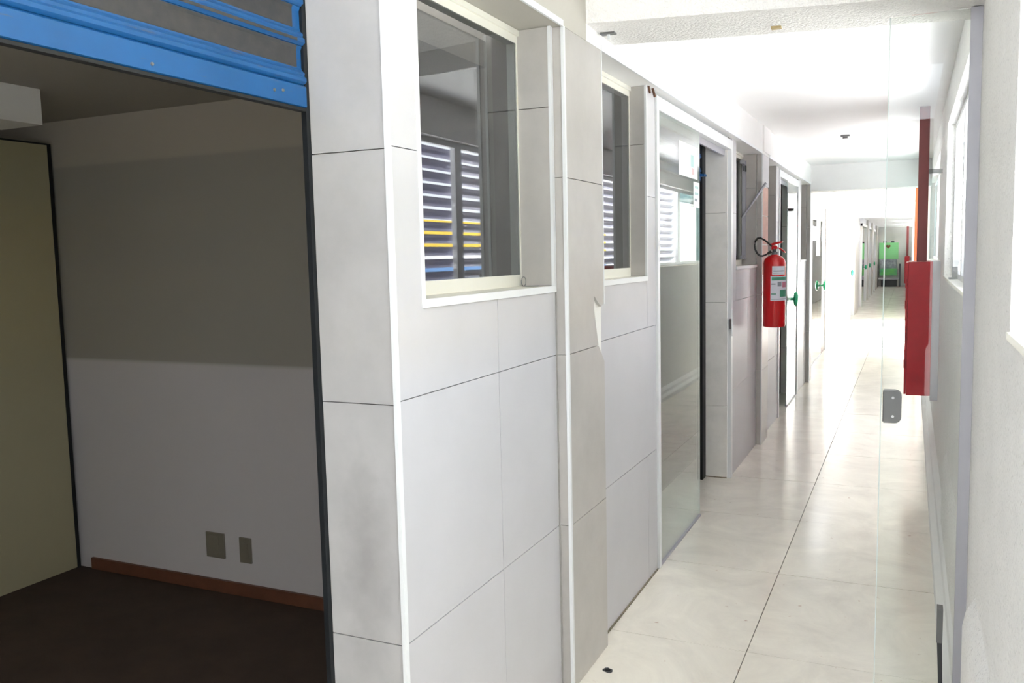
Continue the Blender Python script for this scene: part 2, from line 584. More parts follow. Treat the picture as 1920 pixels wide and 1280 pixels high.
# first pilaster: its far edge is broken below window-sill height
p1 = boxes('pilaster', [(W - 0.009, P - 0.011, 2.772, 3.146, 0, 2.305)], M['mortar'], wl)
tiles_y(p1, 2.762, [W + 0.0005, P - 0.004], C4, M['tile_warm'])
for z0, z1 in ((0, 0.603),):
    box('tile', (P - TT, P, 2.768, 3.148, z0 + G, z1 - G), M['tile_warm'], p1)
prism_pts = [(2.768, 0.604), (3.148, 0.604), (3.148, 1.14), (3.082, 1.206), (2.768, 1.206)]
obj('broken_tile', prism(bmesh.new(), prism_pts, 'x', P - TT, P), M['tile_warm'], p1)
prism_pts = [(2.768, 1.209), (3.080, 1.209), (3.036, 1.345), (3.040, 1.395), (3.090, 1.365), (3.118, 1.352), (3.148, 1.362), (3.148, 1.808), (2.768, 1.808)]
obj('broken_tile', prism(bmesh.new(), prism_pts, 'x', P - TT, P), M['tile_warm'], p1)
box('tile', (P - TT, P, 2.768, 3.148, 1.811, 2.304), M['tile_warm'], p1)
box('corner_trim', (P - 0.008, P + 0.003, 2.758, 2.772, 0, 2.305), M['alu'], p1)
box('corner_trim', (P - 0.006, P + 0.002, 3.1485, 3.154, 1.36, 2.305), M['alu'], p1)
p2 = pilaster(7.03, 7.38, missing=(1.75, 1.82))
# second pilaster: one course has lost its tile and shows brick
for c in list(p2.children):
    pass
boxes('brick', [(P - 0.011, P - 0.004, 7.04, 7.368, 1.212, 1.35)], M['tile_warm'], p2).name = 'tile'
for z0, z1 in ((1.36, 1.60), (1.60, 1.83), (1.83, 2.06)):
    box('brick', (P - 0.011, P - 0.005, 7.04, 7.368, z0 + 0.004, z1 - 0.004), M['brick'], p2)
box('tile', (P - TT, P, 7.04, 7.368, 2.064, 2.303), M['tile_pale'], p2)
p3 = pilaster(10.61, 10.88)

# header over the shop fronts
hd = boxes('header', [(-1.322, P, 2.99, 10.90, 2.305, 2.95)], M['plaster'], wl)
box('header', (-1.322, P, 1.73, 2.9895, 2.305, 2.95), M['header_paint'], wl)
box('edge_trim', (P - 0.004, P + 0.004, 1.74, 2.757, 2.302, 2.322), M['alu'], hd)
box('edge_trim', (P - 0.004, P + 0.004, 3.15, 7.02, 2.302, 2.322), M['alu'], hd)
box('edge_trim', (P - 0.004, P + 0.004, 7.39, 10.60, 2.302, 2.322), M['alu'], hd)
boxes('header_pier', [(P - 0.001, P + 0.012, 7.03, 7.40, 2.323, 2.52), (P - 0.001, P + 0.012, 10.6, 10.88, 2.323, 2.52)], M['plaster'], hd)
# vertical corner trims on the wall
for (y0, y1, z0, z1) in ((1.725, 1.741, 0, 2.305), (1.864, 1.876, 1.424, 2.305), (2.738, 2.758, 1.424, 2.305), (3.888, 3.900, 1.424, 2.305)):
    box('corner_trim', (W - 0.006, W + 0.004, y0, y1, z0, z1), M['alu'], wl)

# ------------------------------------------------------------------ windows of the left wall
def window(n, y0, y1, mullion=None, fx=-1.235, y_left=None, pane=True, mt='glass', z0=1.445, z1=2.305):
    bmf = bmesh.new()
    a, b = fx - 0.035, fx
    bx(bmf, a, b, y0, y1, z0, z0 + 0.04)
    bx(bmf, a, b, y0, y1, z1 - 0.045, z1)
    bx(bmf, a, b, y0, y0 + 0.03, z0 + 0.04, z1 - 0.045)
    bx(bmf, a, b, y1 - 0.010, y1, z0 + 0.04, z1 - 0.045)
    wo = struct(obj('window_%d' % n, bmf, M['frame_cream']))
    bm2 = bmesh.new()
    bx(bm2, b, b + 0.008, y0, y1, z1 - 0.020, z1 - 0.002)
    obj('head_track', bm2, M['frame_cream'], wo)
    if pane:
        box('pane', (fx - 0.007, fx - 0.002, y0 + 0.03, y1 - 0.010, z0 + 0.04, z1 - 0.045), M[mt], wo)
    box('sill', (fx - 0.04, W + 0.002, y0 - 0.002, y1 - 0.002, 1.426, 1.4445), M['frame_cream'], wo)
    box('sill_trim', (W + 0.002, W + 0.007, y0 - 0.004, y1 - 0.004, 1.424, 1.446), M['alu'], wo)
    return wo
w1 = window(1, 1.878, 2.739, fx=-1.222)
w2 = window(2, 3.16, 3.889, fx=-1.180)
w3 = window(3, 6.142, 7.019, fx=-1.215, pane=False)
# third window: narrow casement left ajar against the reveal
cas = boxes('casement', [(-1.213, -1.185, 6.985, 7.012, 1.49, 2.255), (-1.213, -1.19, 6.90, 6.985, 1.49, 1.52), (-1.213, -1.19, 6.90, 6.985, 2.225, 2.255)], M['alu_grey'], w3)
boxes('hinge', [(-1.19, -1.181, 6.98, 7.0, 2.17, 2.215), (-1.19, -1.181, 6.90, 6.915, 2.17, 2.205)], M['metal_dark'], w3)
box('pane', (-1.238, -1.232, 6.172, 7.0, 1.486, 2.258), M['glass'], w3)
w4 = window(4, 7.39, 8.099, fx=-1.215)
w5 = window(5, 10.03, 10.599, fx=-1.215)

# ------------------------------------------------------------------ shop doors
def knob(parent, y, z, X, s=1.0):
    bm = bmesh.new()
    lathe(bm, [(0.012 * s, 0.0), (0.012 * s, 0.02 * s), (0.05 * s, 0.028 * s), (0.06 * s, 0.04 * s), (0.055 * s, 0.052 * s), (0.03 * s, 0.06 * s)], (X, y, z), 20, 'x')
    return obj('knob', bm, M['knob'], parent, smooth=True)

def shop_door(n, y0, y1, g0, g1, stile0, stile1, zt=2.285, X=W):
    bm = bmesh.new()
    bx(bm, X - 0.03, X + 0.010, y0, y1, zt - 0.062, zt)          # head rail
    bx(bm, X - 0.03, X + 0.010, y0, y0 + stile0, 0, zt - 0.062)
    bx(bm, X - 0.03, X + 0.010, y1 - stile1, y1, 0, zt - 0.062)
    d = struct(obj('door_%d' % n, bm, M['alu']))
    box('inner_track', (X - 0.045, X - 0.031, y0, y1, zt - 0.10, zt - 0.055), M['alu_grey'], d)
    pb = bmesh.new()
    bx(pb, X - 0.006, X + 0.002, g0, g1, 0.012, zt - 0.063)
    pane = obj('glass_leaf', pb, [M['glass_door'], M['glass_edge']], d)
    for f in pane.data.polygons:
        if abs(f.normal.y) > 0.9:
            f.material_index = 1
    box('floor_channel', (X - 0.012, X + 0.008, g0, g1, 0.0, 0.012), M['alu_grey'], d)
    return d
d1 = shop_door(1, 4.05, 5.968, 4.09, 4.985, 0.038, 0.06)
box('strike_plate', (W + 0.010, W + 0.016, 5.925, 5.955, 0.98, 1.16), M['alu'], d1)
box('latch', (W + 0.003, W + 0.012, 5.885, 5.907, 1.03, 1.10), M['metal'], d1)
d2 = shop_door(2, 8.262, 9.80, 8.90, 9.66, 0.045, 0.11)
knob(d2, 9.17, 1.06, W + 0.002, 1.25)

# stickers on the first glass leaf
def sticker(name, y0, y1, z0, z1, label, bits, X=W + 0.0022):
    t = thing(name, (X, (y0 + y1) / 2, z0), label, 'sticker')
    box('sheet', (X, X + 0.0008, y0, y1, z0, z1), M['paper'], t)
    for (a, b, c, d, k) in bits:
        box('print', (X + 0.0008, X + 0.0013, y0 + (y1 - y0) * a, y0 + (y1 - y0) * b, z0 + (z1 - z0) * c, z0 + (z1 - z0) * d), M[k], t)
    return t
sticker('glass_sticker', 4.50, 4.93, 1.955, 2.13, 'large white sticker with a faint figure, high on the first glass shop door',
        [(0.62, 0.78, 0.35, 0.72, 'print_aqua'), (0.66, 0.80, 0.12, 0.32, 'print_rose')])
sticker('glass_sticker', 4.83, 4.978, 1.80, 1.94, 'small white notice at the free edge of the first glass shop door',
        [(0.2, 0.8, 0.75, 0.85, 'print_aqua'), (0.2, 0.8, 0.5, 0.6, 'print_aqua'), (0.2, 0.6, 0.25, 0.35, 'label_grey')])

# ------------------------------------------------------------------ rolling shutters
def shutter(y0, y1, z_bottom, n, label, X=SH, guide_y=None, wear=True, group=None):
    t = thing('rolling_shutter', (X, (y0 + y1) / 2, z_bottom), label, 'shutter', group)
    # bottom bar with a lip
    pts = [(X, z_bottom), (X + 0.012, z_bottom + 0.004), (X + 0.012, z_bottom + 0.050), (X + 0.004, z_bottom + 0.056), (X - 0.012, z_bottom + 0.056), (X - 0.012, z_bottom)]
    obj('bottom_bar', prism(bmesh.new(), pts, 'y', y0, y1), M['blue'], t)
    box('bottom_seal', (X - 0.010, X + 0.010, y0, y1, z_bottom - 0.006, z_bottom + 0.001), M['black'], t)
    z = z_bottom + 0.056
    pitch = 0.0905
    for k in range(n):
        # interlock roll, then the flat of the slat
        prof = [(X - 0.012, z), (X + 0.006, z), (X + 0.014, z + 0.006), (X + 0.014, z + 0.014), (X + 0.008, z + 0.020), (X + 0.010, z + 0.026), (X + 0.002, z + 0.034), (X + 0.000, z + 0.040), (X + 0.000, z + 0.080), (X + 0.004, z + pitch - 0.001), (X - 0.012, z + pitch - 0.001)]
        s = obj('slat', prism(bmesh.new(), prof, 'y', y0, y1), M['blue'], t)
        if wear:
            e = 0.018 + 0.010 * (k % 3)
            obj('dark_panel', prism(bmesh.new(), [(X + 0.0003, z + 0.038), (X + 0.0013, z + 0.040), (X + 0.0013, z + 0.082), (X + 0.0046, z + pitch - 0.002), (X + 0.0002, z + pitch - 0.004)], 'y', y0 + 0.02, y1 - e), M['slat_grey'], s)
            box('dark_edge', (X + 0.0118, X + 0.0146, y0 + 0.02, y1 - e, z + 0.006, z + 0.013), M['slat_grey'], s) if k > 0 else None
        z += pitch
    return t
s1 = shutter(-0.58, 1.716, 1.909, 6, 'big half-raised blue and charcoal rolling shutter over the dark front room')
for y_, z_ in ((1.60, 1.935), (1.63, 1.939), (1.25, 1.926)):
    obj('rivet', lathe(bmesh.new(), [(0.004, 0), (0.003, 0.003)], (SH + 0.012, y_, z_), 10, 'x'), M['metal'], s1)
s2 = shutter(4.12, 5.80, 2.02, 2, 'blue rolling shutter raised behind the first glass shop door', X=-1.285, wear=False)
box('lock_arm', (-1.272, -1.235, 5.72, 5.79, 2.045, 2.060), M['blue'], s2)
s3 = shutter(8.30, 9.66, 2.06, 3, 'blue rolling shutter raised behind the second glass shop door', X=-1.348, wear=False)
# guides
box('guide_channel', (SH - 0.006, SH + 0.008, 1.7165, 1.742, 0, 2.5), M['guide'], wl)
box('guide_channel', (-1.305, -1.265, 5.802, 5.899, 0, 2.30), M['guide'], wl)
box('guide_channel', (-1.315, -1.272, 9.66, 9.739, 0, 2.30), M['guide'], wl)

# ------------------------------------------------------------------ front room behind the big shutter
wr = struct(box('wall_back', (-4.3, -1.323, 3.02, 3.10, -0.02, 2.7), M['room_band']))
struct(box('wall_far_left', (-4.4, -4.3, -0.85, 11.0, -0.02, 2.7), M['room_wall'])).name = 'wall_left.001'
struct(box('wall_front', (-4.3, -1.45, -0.85, -0.75, -0.02, 2.7), M['room_wall']))
struct(box('floor', (-4.3, -1.551, -0.75, 11.0, -0.12, -0.002), M['room_floor']))
box('threshold', (-1.5495, -1.452, -0.75, 11.0, -0.016, -0.001), M['room_floor'], fl)
struct(box('ceiling', (-4.3, -1.48, -0.75, 3.019, 2.262, 2.36), M['room_ceiling']))
struct(box('trim_1', (-1.52, -1.40, -0.75, 1.73, 2.35, 2.95), M['plaster']))
struct(box('wall_left', (-1.45, -1.335, -0.85, -0.59, -0.02, 2.95), M['plaster']))
struct(box('wall_left', (-1.38, -1.335, -0.59, 1.73, 2.55, 2.95), M['plaster']))
struct(box('ceiling', (-4.3, -1.323, 3.101, 11.0, 2.31, 2.40), M['room_ceiling']))
struct(box('wall_back', (-4.3, -1.323, 7.20, 7.28, 0, 2.30), M['room_wall']))
struct(box('wall_back', (-4.3, -1.323, 10.9, 11.0, 0, 2.30), M['room_wall']))
struct(box('baseboard_back', (-3.80, -1.34, 3.004, 3.0195, 0, 0.058), M['wood']))
# cream partition board with dark edges
pb = thing('partition_board', (-3.88, 1.0, 0), 'tall cream partition board along the left of the dark front room', 'partition')
box('panel', (-3.92, -3.88, -0.74, 2.985, 0.004, 2.146), M['board'], pb)
box('edge_strip', (-3.925, -3.876, 2.985, 3.003, 0.0, 2.152), M['black'], pb)
box('top_strip', (-3.925, -3.876, -0.74, 2.985, 2.146, 2.154), M['black'], pb)
struct(box('trim_2', (-3.45, -3.20, -0.74, 2.45, 2.12, 2.2615), M['room_wall']))
# switch plates low on the wall
t = thing('outlet_plate', (-2.957, 3.02, 0.16), 'larger square beige outlet plate low on the dark room wall', 'outlet')
box('plate', (-3.015, -2.905, 3.010, 3.0198, 0.163, 0.284), M['beige_plastic'], t, bevel=0.003)
box('cover_flap', (-3.000, -2.935, 3.006, 3.0105, 0.178, 0.268), M['beige_plastic'], t)
t = thing('outlet_plate', (-2.777, 3.02, 0.16), 'narrow beige outlet plate to the right of the square one, near the baseboard', 'outlet')
box('plate', (-2.812, -2.744, 3.010, 3.0198, 0.160, 0.280), M['beige_plastic'], t, bevel=0.003)
box('insert', (-2.795, -2.761, 3.0075, 3.0105, 0.185, 0.255), M['beige_plastic'], t)

# ------------------------------------------------------------------ right wall
def rw_box(y0, y1, z0, z1):
    return (RW, 0.36, y0, y1, z0, z1)
NW = (-1.4, 2.06, 1.365, 2.30)      # near window
R2 = (3.44, 6.02, 1.37, 2.29)
R3 = (7.45, 11.1, 1.42, 2.28)
wrt = struct(boxes('wall_right', [
    rw_box(-4, NW[0], 0, 2.9), rw_box(NW[0], NW[1], 0, NW[2]), rw_box(NW[0], NW[1], NW[3], 2.9),
    rw_box(NW[1], R2[0], 0, 2.9), rw_box(R2[0], R2[1], 0, R2[2]), rw_box(R2[0], R2[1], R2[3], 2.9),
    rw_box(R2[1], R3[0], 0, 2.9), rw_box(R3[0], R3[1], 0, R3[2]), rw_box(R3[0], R3[1], R3[3], 2.9),
    rw_box(R3[1], 14.55, 0, 2.9)], M['roughcast']))
# bulging lower wall under the windows and the sloped kerb along the floor
prof = [(RW, 0), (0.158, 0), (0.158, 0.44), (0.166, 0.485), (RW, 0.53)]
obj('bulge', prism(bmesh.new(), prof, 'y', -3.9, 2.76), M['roughcast'], wrt)
obj('bulge', prism(bmesh.new(), [(RW, 0), (0.172, 0), (0.172, 0.40), (0.178, 0.44), (RW, 0.475)], 'y', 3.2, 5.0), M['roughcast'], wrt)
obj('kerb', prism(bmesh.new(), [(RW, 0), (0.124, 0), (0.128, 0.035), (0.155, 0.06), (0.160, 0.09), (RW, 0.12)], 'y', 3.18, 14.5), M['plaster'], wrt)

def louvre_window(n, win, fx, slats=True, mull=None, frost=None, skip=None, pane='glass_clear'):
    y0, y1, z0, z1 = win
    bm = bmesh.new()
    a, b = fx, fx + 0.035
    bx(bm, a, b, y0, y1, z0, z0 + 0.03)
    bx(bm, a, b, y0, y1, z1 - 0.035, z1)
    bx(bm, a, b, y0, y0 + 0.04, z0 + 0.03, z1 - 0.035)
    bx(bm, a, b, y1 - 0.04, y1, z0 + 0.03, z1 - 0.035)
    ms = mull or []
    for q in ms:
        bx(bm, a, b, q - 0.045, q + 0.045, z0 + 0.03, z1 - 0.035)
    o = struct(obj('window_%d' % n, bm, M['alu']))
    box('sill', (RW - 0.006, fx - 0.001, y0 - 0.005 if n != 8 else y0, y1, z0 - 0.014, z0 + 0.002), M['frame_cream'], o)
    if slats:
        edges = [y0 + 0.04] + [v for q in ms for v in (q - 0.045, q + 0.045)] + [y1 - 0.04]
        h = z1 - z0 - 0.065
        k = 11
        spans = list(zip(edges[0::2], edges[1::2]))
        for j, (e0, e1) in enumerate(spans):
            if j == skip:
                continue
            me = None
            for i in range(k):
                zc = z0 + 0.03 + h * (i + 0.5) / k
                if me is None:
                    c = (fx + 0.055)
                    pr = [(c - 0.020, 0.026), (c - 0.004, 0.008), (c + 0.004, -0.012), (c + 0.020, -0.028), (c + 0.022, -0.026), (c + 0.006, -0.010), (c - 0.002, 0.010), (c - 0.018, 0.028)]
                    ob = obj('louvre_slat', prism(bmesh.new(), pr, 'y', e0 - 0.01, e1 + 0.01), M['louvre'], o)
                    ob.location.z = zc
                    me = ob.data
                else:
                    ob = bpy.data.objects.new('louvre_slat', me)
                    COL.objects.link(ob)
                    ob.parent = o
                    ob.location.z = zc
    if frost:
        box('sliding_pane', (fx + 0.008, fx + 0.014, frost[0], frost[1], z0 + 0.03, z1 - 0.035), M[pane], o)
    return o
louvre_window(6, NW, 0.30, slats=False, mull=[0.4], frost=(-1.36, 2.02))
louvre_window(7, R2, 0.235, mull=[5.04, 4.2], frost=(3.48, 4.16), skip=0)
louvre_window(8, R3, 0.235, mull=[8.75, 9.95], frost=(9.98, 11.06), skip=2, pane='glass_tinted')
tag(boxes('window_latch', [(0.205, 0.233, 5.30, 5.33, 1.375, 1.44), (0.19, 0.233, 5.28, 5.35, 1.3722, 1.382)], M['metal']), 'small grey latch on the sill of the right-hand louvred window', 'latch')

# ------------------------------------------------------------------ ceilings and beams
struct(box('ceiling', (P, 0.36, 3.31, 14.6, 2.52, 2.62), M['ceiling']))
struct(box('ceiling', (-1.335, 0.36, -1.0, 2.99, 2.90, 3.0), M['ceiling']))
b1 = bmesh.new()
hexa(b1, [(P, 2.99, 2.364), (RW, 2.99, 2.292), (RW, 3.31, 2.29), (P, 3.31, 2.355), (P, 2.99, 2.95), (RW, 2.99, 2.95), (RW, 3.31, 2.95), (P, 3.31, 2.95)])
struct(obj('trim_3', b1, M['beamcast']), 'white roughcast beam crossing the corridor above the glass panel')
struct(box('trim_4', (P, RW, 10.62, 10.9, 2.225, 2.519), M['plaster']))
struct(box('roof', (0.361, 1.45, -4.0, 14.5, 2.72, 2.82), M['ceiling'])).name = 'trim_5'  # unseen eave added to keep the sun off the louvred windows
struct(box('wall_end', (-1.45, 0.36, -4.1, -4.0, -0.25, 2.9), M['dull_end']))  # unseen dark wall added behind the camera to keep glass reflections down
struct(box('ceiling', (-1.5, 0.36, 14.6, 20.36, 2.52, 2.62), M['grey_soffit']))  # ceiling added and greyed to dim section two's reflection in the floor
# ------------------------------------------------------------------ section two, open to the sky on the right
W2 = -1.20
w2o = struct(boxes('wall_left', [
    (-1.5, W2, 10.901, 12.0, 0, 2.5), (-1.5, W2, 12.0, 14.32, 2.24, 2.5), (-1.5, W2, 14.32, 14.9, 0, 2.5),
    (-1.5, W2, 14.9, 15.85, 0, 1.49), (-1.5, W2, 14.9, 15.85, 2.27, 2.5), (-1.5, W2, 15.85, 20.35, 0, 2.5),
    (-1.5, -1.32, 12.0, 15.85, 0, 2.5)], M['plaster']))
box('door_leaf_edge', (-1.3195, -1.205, 13.62, 14.21, 0.0, 2.17), M['leaf_brown'], w2o)  # grey-brown block darkens the open door gap in place of shade
d3 = shop_door(3, 12.0, 14.32, 12.06, 13.60, 0.05, 0.10, zt=2.24, X=W2)
knob(d3, 13.50, 1.03, W2 + 0.003, 1.25)
sticker('glass_sticker', 12.75, 13.30, 1.47, 1.97, 'pale sheet taped on the glass door beyond the second beam', [(0.1, 0.9, 0.55, 0.92, 'label_grey')], X=W2 + 0.0022)
wb = boxes('window_9', [(-1.30, -1.27, 14.9, 15.85, 1.49, 1.53), (-1.30, -1.27, 14.9, 15.85, 2.23, 2.27), (-1.30, -1.27, 15.80, 15.85, 1.53, 2.23), (-1.30, -1.27, 14.9, 14.95, 1.53, 2.23)], M['frame_cream'])
struct(wb)
box('pane', (-1.288, -1.284, 14.95, 15.80, 1.53, 2.23), M['frosted'], wb)
obj('open_sash', prism(bmesh.new(), [(15.68, 1.495), (15.74, 1.495), (15.64, 2.20), (15.58, 2.20)], 'x', -1.262, -1.215), M['alu'], wb)

# ------------------------------------------------------------------ section three, far end
W3 = -1.25
w3o = struct(boxes('wall_left', [(-1.5, W3, 20.35, 39.5, 0, 2.9)], M['tile_pale']))
struct(box('ceiling', (-1.5, 0.4, 20.4, 39.5, 2.43, 2.5), M['ceiling']))
struct(box('trim_6', (W3, RW, 20.36, 20.6, 2.235, 2.43), M['plaster']))
struct(box('roof', (0.361, 1.9, 20.4, 39.8, 2.50, 2.60), M['ceiling'])).name = 'trim_8'  # unseen eave added to keep direct sun out of section three
struct(boxes('wall_right', [(RW, 0.36, 20.4, 39.5, 0, 1.84), (RW, 0.36, 20.4, 39.5, 2.25, 2.5)] + [(RW, 0.36, a, b, 1.84, 2.25) for a, b in ((20.4, 21.2), (24.4, 25.2), (28.4, 29.2), (32.4, 33.2), (36.4, 37.2), (39.0, 39.5))], M['roughcast']))  # hidden openings added in this wall to light section three
struct(box('wall_end', (-1.5, 0.36, 39.5, 39.6, 0, 2.9), M['plaster']))
def far_door(n, y0, y1, k):
    d = struct(boxes('door_%d' % n, [(W3, W3 + 0.05, y0, y0 + 0.08, 0, 2.25), (W3, W3 + 0.05, y1 - 0.08, y1, 0, 2.25), (W3, W3 + 0.05, y0, y1, 2.18, 2.25)], M['alu']))
    box('glass_leaf', (W3 + 0.004, W3 + 0.012, y0 + 0.08, y1 - 0.08, 0.01, 2.18), M['glass_door'], d)
    box('dark_gap', (W3 + 0.001, W3 + 0.003, y0 + 0.08, y1 - 0.08, 0.01, 2.18), M['metal_dark'], d)  # dark sheet behind the glass stands in for the unlit shop
    knob(d, k, 1.03, W3 + 0.012, 1.2)
    return d
far_door(4, 20.45, 21.95, 20.85)
far_door(5, 25.3, 28.2, 27.3)
far_door(6, 29.6, 31.2, 30.0)
far_door(7, 33.3, 35.2, 33.8)
for y0, y1 in ((22.0, 23.4), (28.6, 29.2), (32.0, 32.9), (36.0, 37.2)):
    box('pilaster', (W3, W3 + 0.06, y0, y1, 0, 2.43), M['tile_warm'], w3o)

# ------------------------------------------------------------------ outside
gr = struct(box('floor', (0.362, 30, -25, 60, -0.25, -0.15), M['ground']))
struct(box('floor', (-14, 0.362, -25, -0.9, -0.25, -0.15), M['ground']))
bw = thing('boundary_wall', (11, 12, -0.15), 'yellow, white and blue outdoor boundary wall glimpsed through the louvres', 'wall')
box('yellow_band', (11, 11.2, -10, 40, 1.75, 2.75), M['yellow'], bw)
box('white_band', (11, 11.2, -10, 40, 1.35, 1.75), M['plaster'], bw)
box('blue_band', (11, 11.2, -10, 40, 0.75, 1.35), M['blue_low'], bw)
box('green_band', (11, 11.2, -10, 40, -0.15, 0.75), M['grass'], bw)

# ------------------------------------------------------------------ clear glass side panel with post and lock
gp = thing('glass_sidelight', (0.04, 3.15, 0), 'narrow clear frameless glass side panel with lock beside the right wall', 'glass')
gb = bmesh.new()
hexa(gb, [(-0.089, 3.145, 0.002), (0.158, 3.145, 0.002), (0.158, 3.155, 0.002), (-0.089, 3.155, 0.002), (-0.077, 3.145, 2.29), (0.158, 3.145, 2.29), (0.158, 3.155, 2.29), (-0.077, 3.155, 2.29)])
pn = obj('pane', gb, [M['glass_clear'], M['glass_edge']], gp)
for f in pn.data.polygons:
    if f.normal.x < -0.9:
        f.material_index = 1
def rplate(y0, y1):
    bm = bmesh.new()
    x0, x1, z0, z1, r = -0.0735, -0.0185, 0.962, 1.072, 0.022
    pts = [(x0, z0), (x1 - r, z0)]
    pts += [(x1 - r + r * math.cos(a), z0 + r - r * math.cos(a - math.pi / 2) if False else z0 + r + r * math.sin(a)) for a in (R(-90 + 15 * k) for k in range(1, 6))]
    pts += [(x1, z0 + r), (x1, z1 - r)]
    pts += [(x1 - r + r * math.cos(a), z1 - r + r * math.sin(a)) for a in (R(15 * k) for k in range(1, 6))]
    pts += [(x1 - r, z1), (x0, z1)]
    prism(bm, pts, 'y', y0, y1)
    return bm
hexa(eb := bmesh.new(), [(-0.0895, 3.1435, 0.002), (-0.0865, 3.1435, 0.002), (-0.0865, 3.1448, 0.002), (-0.0895, 3.1448, 0.002), (-0.0775, 3.1435, 2.29), (-0.0735, 3.1435, 2.29), (-0.0735, 3.1448, 2.29), (-0.0775, 3.1448, 2.29)])
obj('polished_edge', eb, M['glass_edge'], gp)  # near-white strip painted for the light refracted along the pane's free edge
lk = obj('lock_plate', rplate(3.130, 3.170), M['metal'], gp)
box('lock_bolt_plate', (-0.0765, -0.0737, 3.132, 3.168, 0.966, 1.068), M['metal_dark'], gp)
for z_ in (0.985, 1.048):
    obj('screw', lathe(bmesh.new(), [(0.0045, 0), (0.0045, -0.002)], (-0.045, 3.130, z_), 12, 'y'), M['alu'], lk)
box('bottom_clamp', (0.104, 0.122, 3.128, 3.172, 0.222, 0.340), M['metal'], gp)
obj('clamp_foot', prism(bmesh.new(), [(0.106, 0.222), (0.121, 0.222), (0.128, 0.0), (0.116, 0.0)], 'y', 3.134, 3.166), M['metal_dark'], gp)
post = tag(boxes('panel_post', [(0.159, 0.1895, 3.136, 3.164, 0.0, 2.29), (0.156, 0.159, 3.136, 3.142, 0, 2.29), (0.156, 0.159, 3.158, 3.164, 0, 2.29)], M['alu_grey']),
           'grey aluminium upright profile holding the glass side panel to the wall', 'post')
# pivots of the missing glass door
t = thing('pivot_plate', (-1.045, 3.13, 2.35), 'small metal pivot plate under the beam at its left end', 'bracket')
box('plate', (-1.055, -1.00, 3.115, 3.145, 2.352, 2.362), M['metal'], t)
box('pin', (-1.032, -1.022, 3.125, 3.135, 2.335, 2.352), M['alu'], t)
t = thing('pivot_plate', (-0.44, 3.22, 2.32), 'small brassy metal plate under the middle of the beam', 'bracket')
box('plate', (-0.460, -0.426, 3.208, 3.232, 2.318, 2.33), M['brass'], t)
t = thing('floor_pivot', (-1.0, 2.953, 0), 'dark broken door pivot socket in the floor slab at the bottom', 'floor socket')
bm = bmesh.new()
pts = []
for k in range(14):
    a = 2 * math.pi * k / 14
    rr = 0.014 + 0.007 * random.random()
    pts.append((-1.0 + rr * math.cos(a) * 1.25, 2.953 + rr * math.sin(a)))
prism(bm, pts, 'z', -0.0006, 0.0012)
obj('socket', bm, M['metal_dark'], t)
obj('hole', lathe(bmesh.new(), [(0.011, 0.0012), (0.008, 0.004)], (-1.0, 2.953, 0), 12), M['black'], t)
t = tag(boxes('ceiling_bracket', [(-0.565, -0.495, 8.0, 8.06, 2.505, 2.5199), (-0.55, -0.51, 8.015, 8.045, 2.49, 2.505)], M['metal']), 'tiny grey bracket on the white corridor ceiling', 'bracket')

# ------------------------------------------------------------------ hydrant cabinet and riser
hc = thing('hydrant_cabinet', (0.06, 7.0, 0.5), 'narrow end of a red fire hydrant cabinet on the right wall', 'cabinet')
box('body', (-0.014, 0.140, 6.70, 7.40, 0.505, 1.450), M['red'], hc, bevel=0.004)
box('door', (-0.029, -0.015, 6.705, 7.395, 0.512, 1.444), M['red'], hc, bevel=0.003)
for z_ in (0.70, 1.12, 1.27):
    obj('hinge', lathe(bmesh.new(), [(0.006, 0), (0.006, 0.06)], (-0.026, 6.70, z_), 10), M['red'], hc)
box('back_plate', (0.1405, 0.1895, 6.72, 7.40, 0.47, 1.45), M['alu_grey'], hc)
rp = tag(obj('riser_duct', bx(bmesh.new(), 0.036, 0.102, 6.74, 6.81, 1.452, 2.519), M['maroon'], bevel=0.004), 'square maroon riser duct rising from the red cabinet to the ceiling', 'duct')
cl = box('duct_clip', (0.102, 0.1895, 6.76, 6.78, 2.06, 2.09), M['metal'], rp)

hc2 = thing('hydrant_cabinet', (-0.14, 38.4, 0.1), 'distant red hydrant cabinet beside the green stand at the corridor end', 'cabinet')
box('body', (-0.21, -0.05, 38.2, 38.6, 0.15, 1.235), M['red'], hc2)
box('door', (-0.225, -0.211, 38.2, 38.6, 0.16, 1.22), M['red'], hc2)
box('back_plate', (-0.0495, 0.1895, 38.25, 38.6, 0.2, 1.2), M['alu_grey'], hc2)
tag(box('riser_duct', (-0.175, -0.09, 38.3, 38.4, 1.237, 2.4295), M['maroon']), 'distant maroon riser duct above the far red cabinet', 'duct')
tag(box('riser_duct', (0.043, 0.088, 14.70, 14.76, 0.0, 2.519), M['orange']), 'sunlit orange-red duct in the open gap, half hidden by the maroon one', 'duct')
struct(box('trim_7', (0.02, 0.05, 19.6, 19.7, 0.0, 2.6), M['alu']))

